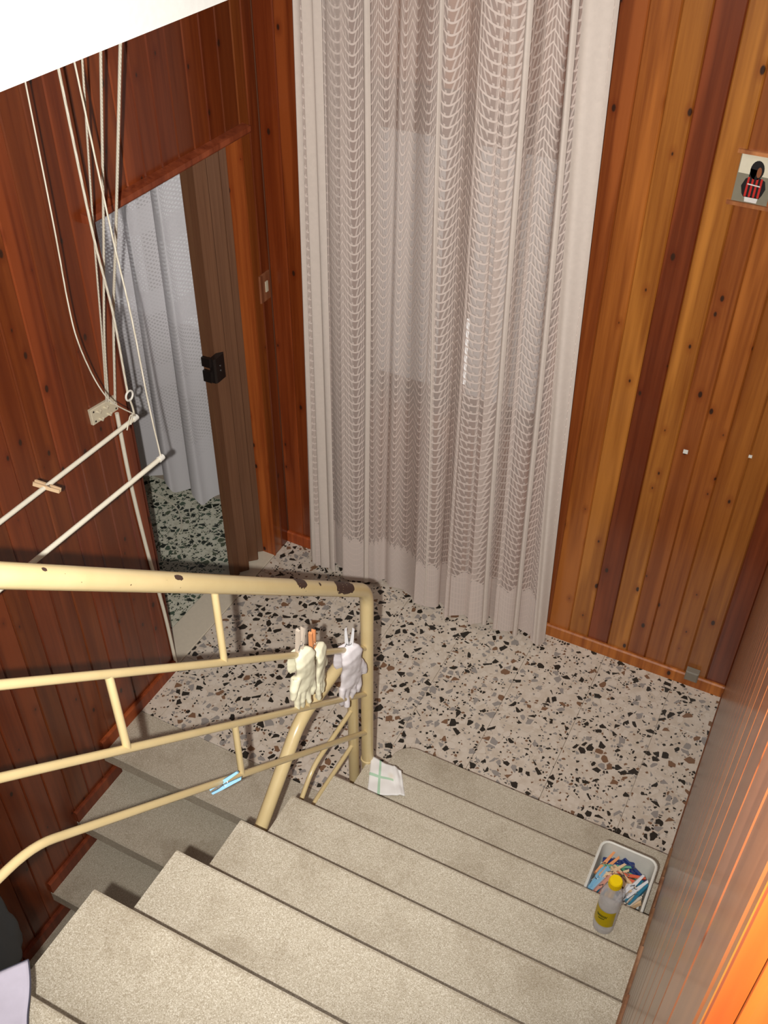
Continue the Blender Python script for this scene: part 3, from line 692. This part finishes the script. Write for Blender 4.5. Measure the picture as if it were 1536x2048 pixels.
for x, y in ((0.36, -1.34), (0.42, -1.34), (0.42, -1.25)):
    ob('pulley', G().box(x-0.012, x+0.012, y-0.03, y+0.03, 2.775, 2.8045).me('pulley'), 'whitep', ai)
peg('peg_wood', Vector((B1+0.010, -1.591, 1.576))+_r*0.030-_u*0.012, -_r*0.95+_u*0.30, 1.1, 'pale wooden clothespin clipped on the airer bar', None, 1.05, -_f)

# cord cleat on the wall
ck = top(empty('cord_cleat', (0.0, -1.055, 1.415)), 'cream plastic cord cleat plate screwed to the left board wall', 'cleat')
q = [(-1.118, 1.452), (-0.992, 1.436), (-0.990, 1.380), (-1.116, 1.392)]
m = G().loft([[(0.0006, a, b) for a, b in q], [(0.010, a, b) for a, b in q], [(0.013, -1.055+(a+1.055)*0.97, 1.415+(b-1.415)*0.92) for a, b in q]]).me('plate')
ob('plate', m, 'creamp', ck)
for y, z in ((-1.09, 1.432), (-1.055, 1.428), (-1.02, 1.424), (-1.085, 1.400), (-1.045, 1.396)):
    ob('hook', G().tube([(0.012, y, z), (0.026, y, z), (0.030, y, z+0.010)], 0.0042, 10).me('hook'), 'creamp', ck)
for y, z in ((-1.106, 1.440), (-1.104, 1.402), (-1.002, 1.392)):
    ob('screw', G().tube([(0.012, y, z), (0.0142, y, z)], 0.0034, 10).me('screw'), 'blackp', ck)
cb = ob('cable_conduit', G().tube(catmull([(0.008, -0.998, 1.368), (0.008, -0.998, 1.07), (0.008, -0.981, 0.72), (0.008, -0.952, 0.35), (0.008, -0.940, 0.004)], 8), 0.0075, 10).me('cable_conduit'), 'bar')
shade_auto(cb); top(cb, 'thin white cable conduit running down the left wall beside the doorway', 'conduit')
# fallen cord on the floor of the next room
fc = ob('floor_cord', G().tube(catmull([(-0.90, -0.02, 0.004), (-0.74, -0.03, 0.004), (-0.62, -0.07, 0.004), (-0.53, -0.16, 0.004), (-0.50, -0.24, 0.004)], 8), 0.004, 8).me('floor_cord'), 'rope')
top(fc, 'thin pale cord lying on the green speckled floor under the net curtain', 'cord')

# light switch
sw = top(empty('light_switch', (0.0, -0.047, 1.40)), 'wood coloured light switch plate on the left wall near the corner', 'light switch')
ob('plate', G().loft([[(0.0006, -0.084, 1.34), (0.0006, -0.012, 1.34), (0.0006, -0.012, 1.46), (0.0006, -0.084, 1.46)], [(0.008, -0.082, 1.342), (0.008, -0.014, 1.342), (0.008, -0.014, 1.458), (0.008, -0.082, 1.458)]]).me('plate'), 'trimpine', sw, color=c(150, 96, 64))
ob('rocker', G().box(0.008, 0.012, -0.052, -0.036, 1.380, 1.425).me('rocker'), 'creamp', sw)

# ------------------------------------------------------------------ picture and small marks on the far wall
px0, px1, pz0, pz1 = 1.697, 1.802, 2.088, 2.232
pic = top(empty('picture', (1.75, 0, pz0)), 'small photo print of a person in a red and black striped shirt', 'picture')
ob('print_sheet', G().box(px0, px1, -0.0030, -0.0008, pz0, pz1).me('print_sheet'), 'ph_gr', pic)
def flat(name, pts, mat, lay):
    yv = -0.0031-0.00025*lay
    n = len(pts); v = [(px0+a*(px1-px0), yv, pz0+b*(pz1-pz0)) for a, b in pts]
    return ob(name, mesh(name, v, [tuple(range(n))]), mat, pic)
flat('sky_area', [(0.02, 0.60), (0.98, 0.58), (0.98, 0.99), (0.02, 0.99)], 'ph_sky', 0)
ell = lambda cx, cy, rx, ry, n=20: [(cx+rx*math.cos(2*PI*k/n), cy+ry*math.sin(2*PI*k/n)) for k in range(n)]
flat('shorts_area', [(0.36, 0.02), (0.70, 0.02), (0.72, 0.14), (0.34, 0.14)], 'ph_white', 1)
flat('shirt_area', [(0.30, 0.12), (0.74, 0.12), (0.80, 0.20), (0.86, 0.34), (0.80, 0.50), (0.62, 0.56), (0.40, 0.56), (0.26, 0.50), (0.18, 0.34), (0.24, 0.18)], 'ph_hair', 1)
for a in (0.31, 0.43, 0.55, 0.67): flat('shirt_stripe', [(a, 0.13), (a+0.06, 0.13), (a+0.065, 0.54), (a+0.01, 0.54)], 'ph_red', 2)
flat('chest_band', [(0.34, 0.385), (0.70, 0.365), (0.70, 0.390), (0.34, 0.410)], 'ph_white', 3)
flat('hair_area', ell(0.52, 0.70, 0.19, 0.20), 'ph_hair', 2)
flat('hair_area', [(0.33, 0.55), (0.48, 0.52), (0.55, 0.70), (0.34, 0.72)], 'ph_hair', 2)
flat('face_area', ell(0.585, 0.66, 0.065, 0.11), 'ph_skin', 3)
for z in (pz0-0.012, pz1+0.0005): ob('frame_strip', G().box(px0-0.012, px1+0.012, -0.010, -0.0005, z, z+0.011).me('frame_strip'), 'trimpine', pic, color=c(176, 112, 62))
for x, z, s, lab in ((1.747, 1.150, 0.0085, 'small white square sticker on the pine wall right of the curtain'), (1.965, 1.205, 0.006, 'tiny pale adhesive remnant on the pine wall near the right corner')):
    o = ob('sticker', G().prism([(x-s, z-s), (x+s, z-s*0.9), (x+s*0.96, z+s), (x-s, z+s*0.92)][::-1], -0.0025, -0.0002, 'y').me('sticker'), 'whitep'); top(o, lab, 'sticker')
o = ob('grey_clip', G().loft([[(1.968, -0.001, 0.045), (2.022, -0.001, 0.045), (2.022, -0.001, 0.100), (1.968, -0.001, 0.100)], [(1.968, -0.026, 0.045), (2.022, -0.026, 0.045), (2.022, -0.026, 0.098), (1.968, -0.026, 0.098)], [(1.973, -0.030, 0.050), (2.017, -0.030, 0.050), (2.017, -0.030, 0.093), (1.973, -0.030, 0.093)]]).me('grey_clip'), 'grey')
top(o, 'small grey box fixed over the pine baseboard at the right', 'junction box')

# ------------------------------------------------------------------ things on the steps
# tea towel on the second step
A, B, C_, D = Vector((1.105, -1.226)), Vector((1.225, -1.233)), Vector((1.280, -1.318)), Vector((1.165, -1.372))
vs, uvs, fs = [], [], []; n = 22; ZT2 = 2*R_+0.004
for k in range(n+1):
    for j in range(n+1):
        u, v = j/n, k/n; p = (A*(1-u)+B*u)*(1-v)+(D*(1-u)+C_*u)*v
        z = ZT2+0.007*noise.noise((u*3.1, v*3.1, 0.3))+0.008*math.exp(-((u-0.78-0.1*v)/0.05)**2)+0.004
        vs.append((p.x, p.y, max(z, ZT2))); uvs.append((u, 1-v))
for k in range(n):
    for j in range(n): a = k*(n+1)+j; fs.append((a, a+n+1, a+n+2, a+1))
tw = ob('tea_towel', mesh('tea_towel', vs, fs, True, uvs), 'towel')
sd_ = tw.modifiers.new('thick', 'SOLIDIFY'); sd_.thickness = 0.004; sd_.offset = 1
top(tw, 'folded white tea towel with green stripes at the foot of the railing post', 'towel')

# tray of clothespins on the second step
def rrect(x0, x1, y0, y1, r, n=5):
    out = []
    for cx, cy, a0 in ((x1-r, y1-r, 0), (x0+r, y1-r, PI/2), (x0+r, y0+r, PI), (x1-r, y0+r, 1.5*PI)):
        out += [(cx+r*math.cos(a0+PI/2*k/n), cy+r*math.sin(a0+PI/2*k/n)) for k in range(n+1)]
    return out
tx0, tx1, ty0, ty1, tz = 1.925, 2.108, -1.452, -1.222, 2*R_+0.0005
ring_ = lambda d, z, r: [(a, b, z) for a, b in rrect(tx0+d, tx1-d, ty0+d, ty1-d, r)]
ty = top(empty('peg_box', ((tx0+tx1)/2, (ty0+ty1)/2, tz)), 'white plastic box full of coloured clothespins on a lower step by the wall', 'box')
bx = ob('shell', G().loft([ring_(0.014, tz, 0.018), ring_(0.004, tz+0.094, 0.026), ring_(0.0, tz+0.095, 0.030), ring_(0.0, tz+0.100, 0.030), ring_(0.003, tz+0.102, 0.028), ring_(0.008, tz+0.100, 0.024), ring_(0.016, tz+0.004, 0.018)]).me('shell'), 'whitep', ty)
shade_auto(bx, 50)
rnd = random.Random(12)
cname = {'peg_blue': 'light blue', 'peg_wood': 'wooden', 'peg_dblue': 'dark blue', 'peg_green': 'green', 'peg_white': 'white', 'peg_teal': 'teal blue', 'peg_red': 'red', 'peg_orange': 'orange', 'peg_pink': 'pink', 'peg_beige': 'beige', 'peg_yellow': 'yellow'}
GB = 'clothespins in the white box'
lay = [ # material, x, y, angle, lift, where it lies
 ('peg_orange', 1.962, -1.262, 1.2, 0.016, 'standing at the far left corner of the white peg box'),
 ('peg_dblue', 1.995, -1.262, 0.2, 0.006, 'lying at the far rim of the white peg box'),
 ('peg_dblue', 2.040, -1.270, -0.5, 0.008, 'slanted at the far right of the white peg box'),
 ('peg_green', 1.985, -1.290, 0.35, 0.014, 'left of the middle in the white peg box'),
 ('peg_green', 2.030, -1.295, -0.3, 0.012, 'behind the wooden ones in the white peg box'),
 ('peg_wood', 1.998, -1.312, 0.9, 0.022, 'on the left of the pile in the white peg box'),
 ('peg_wood', 2.020, -1.318, -0.55, 0.026, 'on top of the pile in the white peg box'),
 ('peg_wood', 2.012, -1.338, -0.3, 0.020, 'across the middle of the white peg box'),
 ('peg_white', 2.052, -1.330, 1.15, 0.030, 'upright on the right in the white peg box'),
 ('peg_red', 2.062, -1.305, 0.25, 0.022, 'at the right of the pile in the white peg box'),
 ('peg_teal', 2.070, -1.345, 1.25, 0.022, 'along the right side of the white peg box'),
 ('peg_blue', 1.968, -1.345, 1.35, 0.016, 'along the left side of the white peg box'),
 ('peg_pink', 1.985, -1.365, 1.2, 0.020, 'at the near left of the white peg box'),
 ('peg_yellow', 2.005, -1.372, 1.5, 0.022, 'behind the bottle cap in the white peg box'),
 ('peg_white', 2.035, -1.378, 1.3, 0.024, 'near the bottle cap in the white peg box'),
 ('peg_beige', 2.050, -1.385, 1.1, 0.018, 'at the near right of the white peg box'),
 ('peg_wood', 2.062, -1.400, 0.9, 0.012, 'in the near right corner of the white peg box'),
 ('peg_teal', 1.975, -1.400, 1.0, 0.010, 'in the near left corner of the white peg box')]
for mt, x, y, a, h, where in lay:
    d = Vector((math.cos(a), math.sin(a), rnd.uniform(-0.05, 0.15)))
    mx = 0.020+0.050*abs(math.cos(a)); my = 0.020+0.050*abs(math.sin(a))
    c0 = Vector((min(max(tx0+0.0915+(x-2.016)*1.3, tx0+mx), tx1-mx), min(max(y, ty0+my), ty1-my), tz+0.056+h*0.9))
    peg(mt, c0-d*0.048, d, rnd.uniform(-0.7, 0.7), '%s clothespin %s' % (cname[mt], where), GB, 1.30, (0, 0, 1))
for k, mt in enumerate(cname):                        # buried layers
    a = rnd.uniform(0, 2*PI); d = Vector((math.cos(a), math.sin(a), 0.02))
    mx = 0.026+0.040*abs(math.cos(a)); my = 0.026+0.040*abs(math.sin(a))
    c0 = Vector((min(max(1.965+0.034*(k % 4), tx0+mx), tx1-mx), min(max(-1.262-0.040*(k % 5), ty0+my), ty1-my), tz+0.022+0.0025*k))
    peg(mt, c0-d*0.037, d, rnd.uniform(-0.5, 0.5), '%s clothespin half buried under the others in the white peg box' % cname[mt], GB, 1.0, (0, 0, 1))

# bottle on the third step
bX, bY, bz = 2.018, -1.560, 3*R_+0.0005
bo = top(empty('bottle', (bX, bY, bz)), 'clear plastic bottle with yellow cap and yellow label standing on a step', 'bottle')
prof = [(0.004, 0.001), (0.026, 0.0), (0.0295, 0.006), (0.0295, 0.030), (0.028, 0.036), (0.0295, 0.042), (0.0300, 0.125), (0.0292, 0.132), (0.031, 0.145), (0.0305, 0.165), (0.026, 0.188), (0.017, 0.206), (0.0130, 0.212), (0.0130, 0.222)]
o = ob('body', G().lathe([(r, z+bz) for r, z in prof], 32, bX, bY).me('body'), 'clear', bo); shade_auto(o, 60)
cp = G().lathe([(0.0165, bz+0.214), (0.0178, bz+0.217), (0.0178, bz+0.238), (0.0160, bz+0.2415)], 28, bX, bY)
for k in range(28):
    a = 2*PI*k/28; cp.tube([(bX+0.0178*math.cos(a), bY+0.0178*math.sin(a), bz+0.218), (bX+0.0178*math.cos(a), bY+0.0178*math.sin(a), bz+0.237)], 0.0009, 5)
o = ob('cap', cp.me('cap'), 'yellow', bo)
lb = [[(bX+0.0305*math.cos(a), bY+0.0305*math.sin(a), z) for z in (bz+0.046, bz+0.120)] for a in [-PI*1.02+2.6*k/24 for k in range(25)]]
vs = [p for r in lb for p in r]; fs = [(2*k, 2*k+2, 2*k+3, 2*k+1) for k in range(24)]
lo = ob('label', mesh('label', vs, fs, True), 'label', bo)
def scrib(z, a0, a1, w): # loops of handwriting-like lettering on the label
    pts = [(bX+0.0309*math.cos(a0+(a1-a0)*k/40), bY+0.0309*math.sin(a0+(a1-a0)*k/40), bz+z+w*math.sin(k*1.15)+0.006*k/40) for k in range(41)]
    return ob('lettering', G().tube(pts, 0.0007, 5).me('lettering'), 'print_', lo)
scrib(0.090, -2.35, -1.35, 0.006)
scrib(0.078, -2.15, -1.55, 0.002)

# cloths at the left end of the near steps
def blob(name, ctr, rad, mat, seed, amp=0.18):
    bm = bmesh.new(); bmesh.ops.create_icosphere(bm, subdivisions=4, radius=1.0)
    for v in bm.verts:
        d = v.co.normalized(); k = 1+amp*noise.noise(d*1.6+Vector((seed, 0, 0)))+amp*0.35*noise.noise(d*4.5+Vector((0, seed, 0)))
        v.co = Vector((d.x*rad[0]*k, d.y*rad[1]*k, max(d.z*rad[2]*k, -rad[2]*0.62)))
    me = bpy.data.meshes.new(name); bm.to_mesh(me); bm.free(); me.polygons.foreach_set('use_smooth', [True]*len(me.polygons))
    return ob(name, me, mat, None, ctr)
Z8 = 8*R_
bk = blob('cloth_bag', (1.045, -2.650, 1.525), (0.052, 0.075, 0.13), 'black', 3.0, 0.25)
top(bk, 'black cloth bag hanging outside the railing at the left end of the near steps', 'cloth')
vs, uvs, fs = [], [], []; n = 26
P0, P1, P2, P3 = Vector((1.06, -2.86)), Vector((1.200, -2.662)), Vector((1.300, -2.765)), Vector((1.20, -2.97))
for k in range(n+1):
    for j in range(n+1):
        u, v = j/n, k/n; p = (P0*(1-u)+P1*u)*(1-v)+(P3*(1-u)+P2*u)*v
        cr = max(abs(u-0.5), abs(v-0.5)); 
        z = Z8+0.011+0.010*noise.noise((u*2.3, v*2.3, 5.1))+0.008
        vs.append((p.x+0.004*math.sin(6*v), p.y+0.003*math.sin(7*u), max(z, Z8+0.003)))
for k in range(n):
    for j in range(n): a = k*(n+1)+j; fs.append((a, a+n+1, a+n+2, a+1))
lv = empty('folded_cloth', (1.19, -2.80, Z8)); top(lv, 'folded lavender cloth with dark piping on the near step', 'cloth')
o = ob('cloth', mesh('cloth', vs, fs, True), 'lav', lv); md = o.modifiers.new('thick', 'SOLIDIFY'); md.thickness = 0.003; md.offset = 1
edge = [vs[k*(n+1)+n] for k in range(n+1)]
ob('piping', G().tube([(a, b, z+0.002) for a, b, z in edge], 0.0016, 6).me('piping'), 'pipe', lv)
edge = [vs[j] for j in range(n//2, n+1)]
ob('piping', G().tube([(a, b, z+0.002) for a, b, z in edge], 0.0016, 6).me('piping'), 'pipe', lv)
oc = blob('rust_cloth', (1.18, -2.895, Z8+0.040), (0.075, 0.050, 0.028), 'orange', 8.0, 0.2)
top(oc, 'rust orange cloth lying on the lavender cloth at the frame corner', 'cloth')
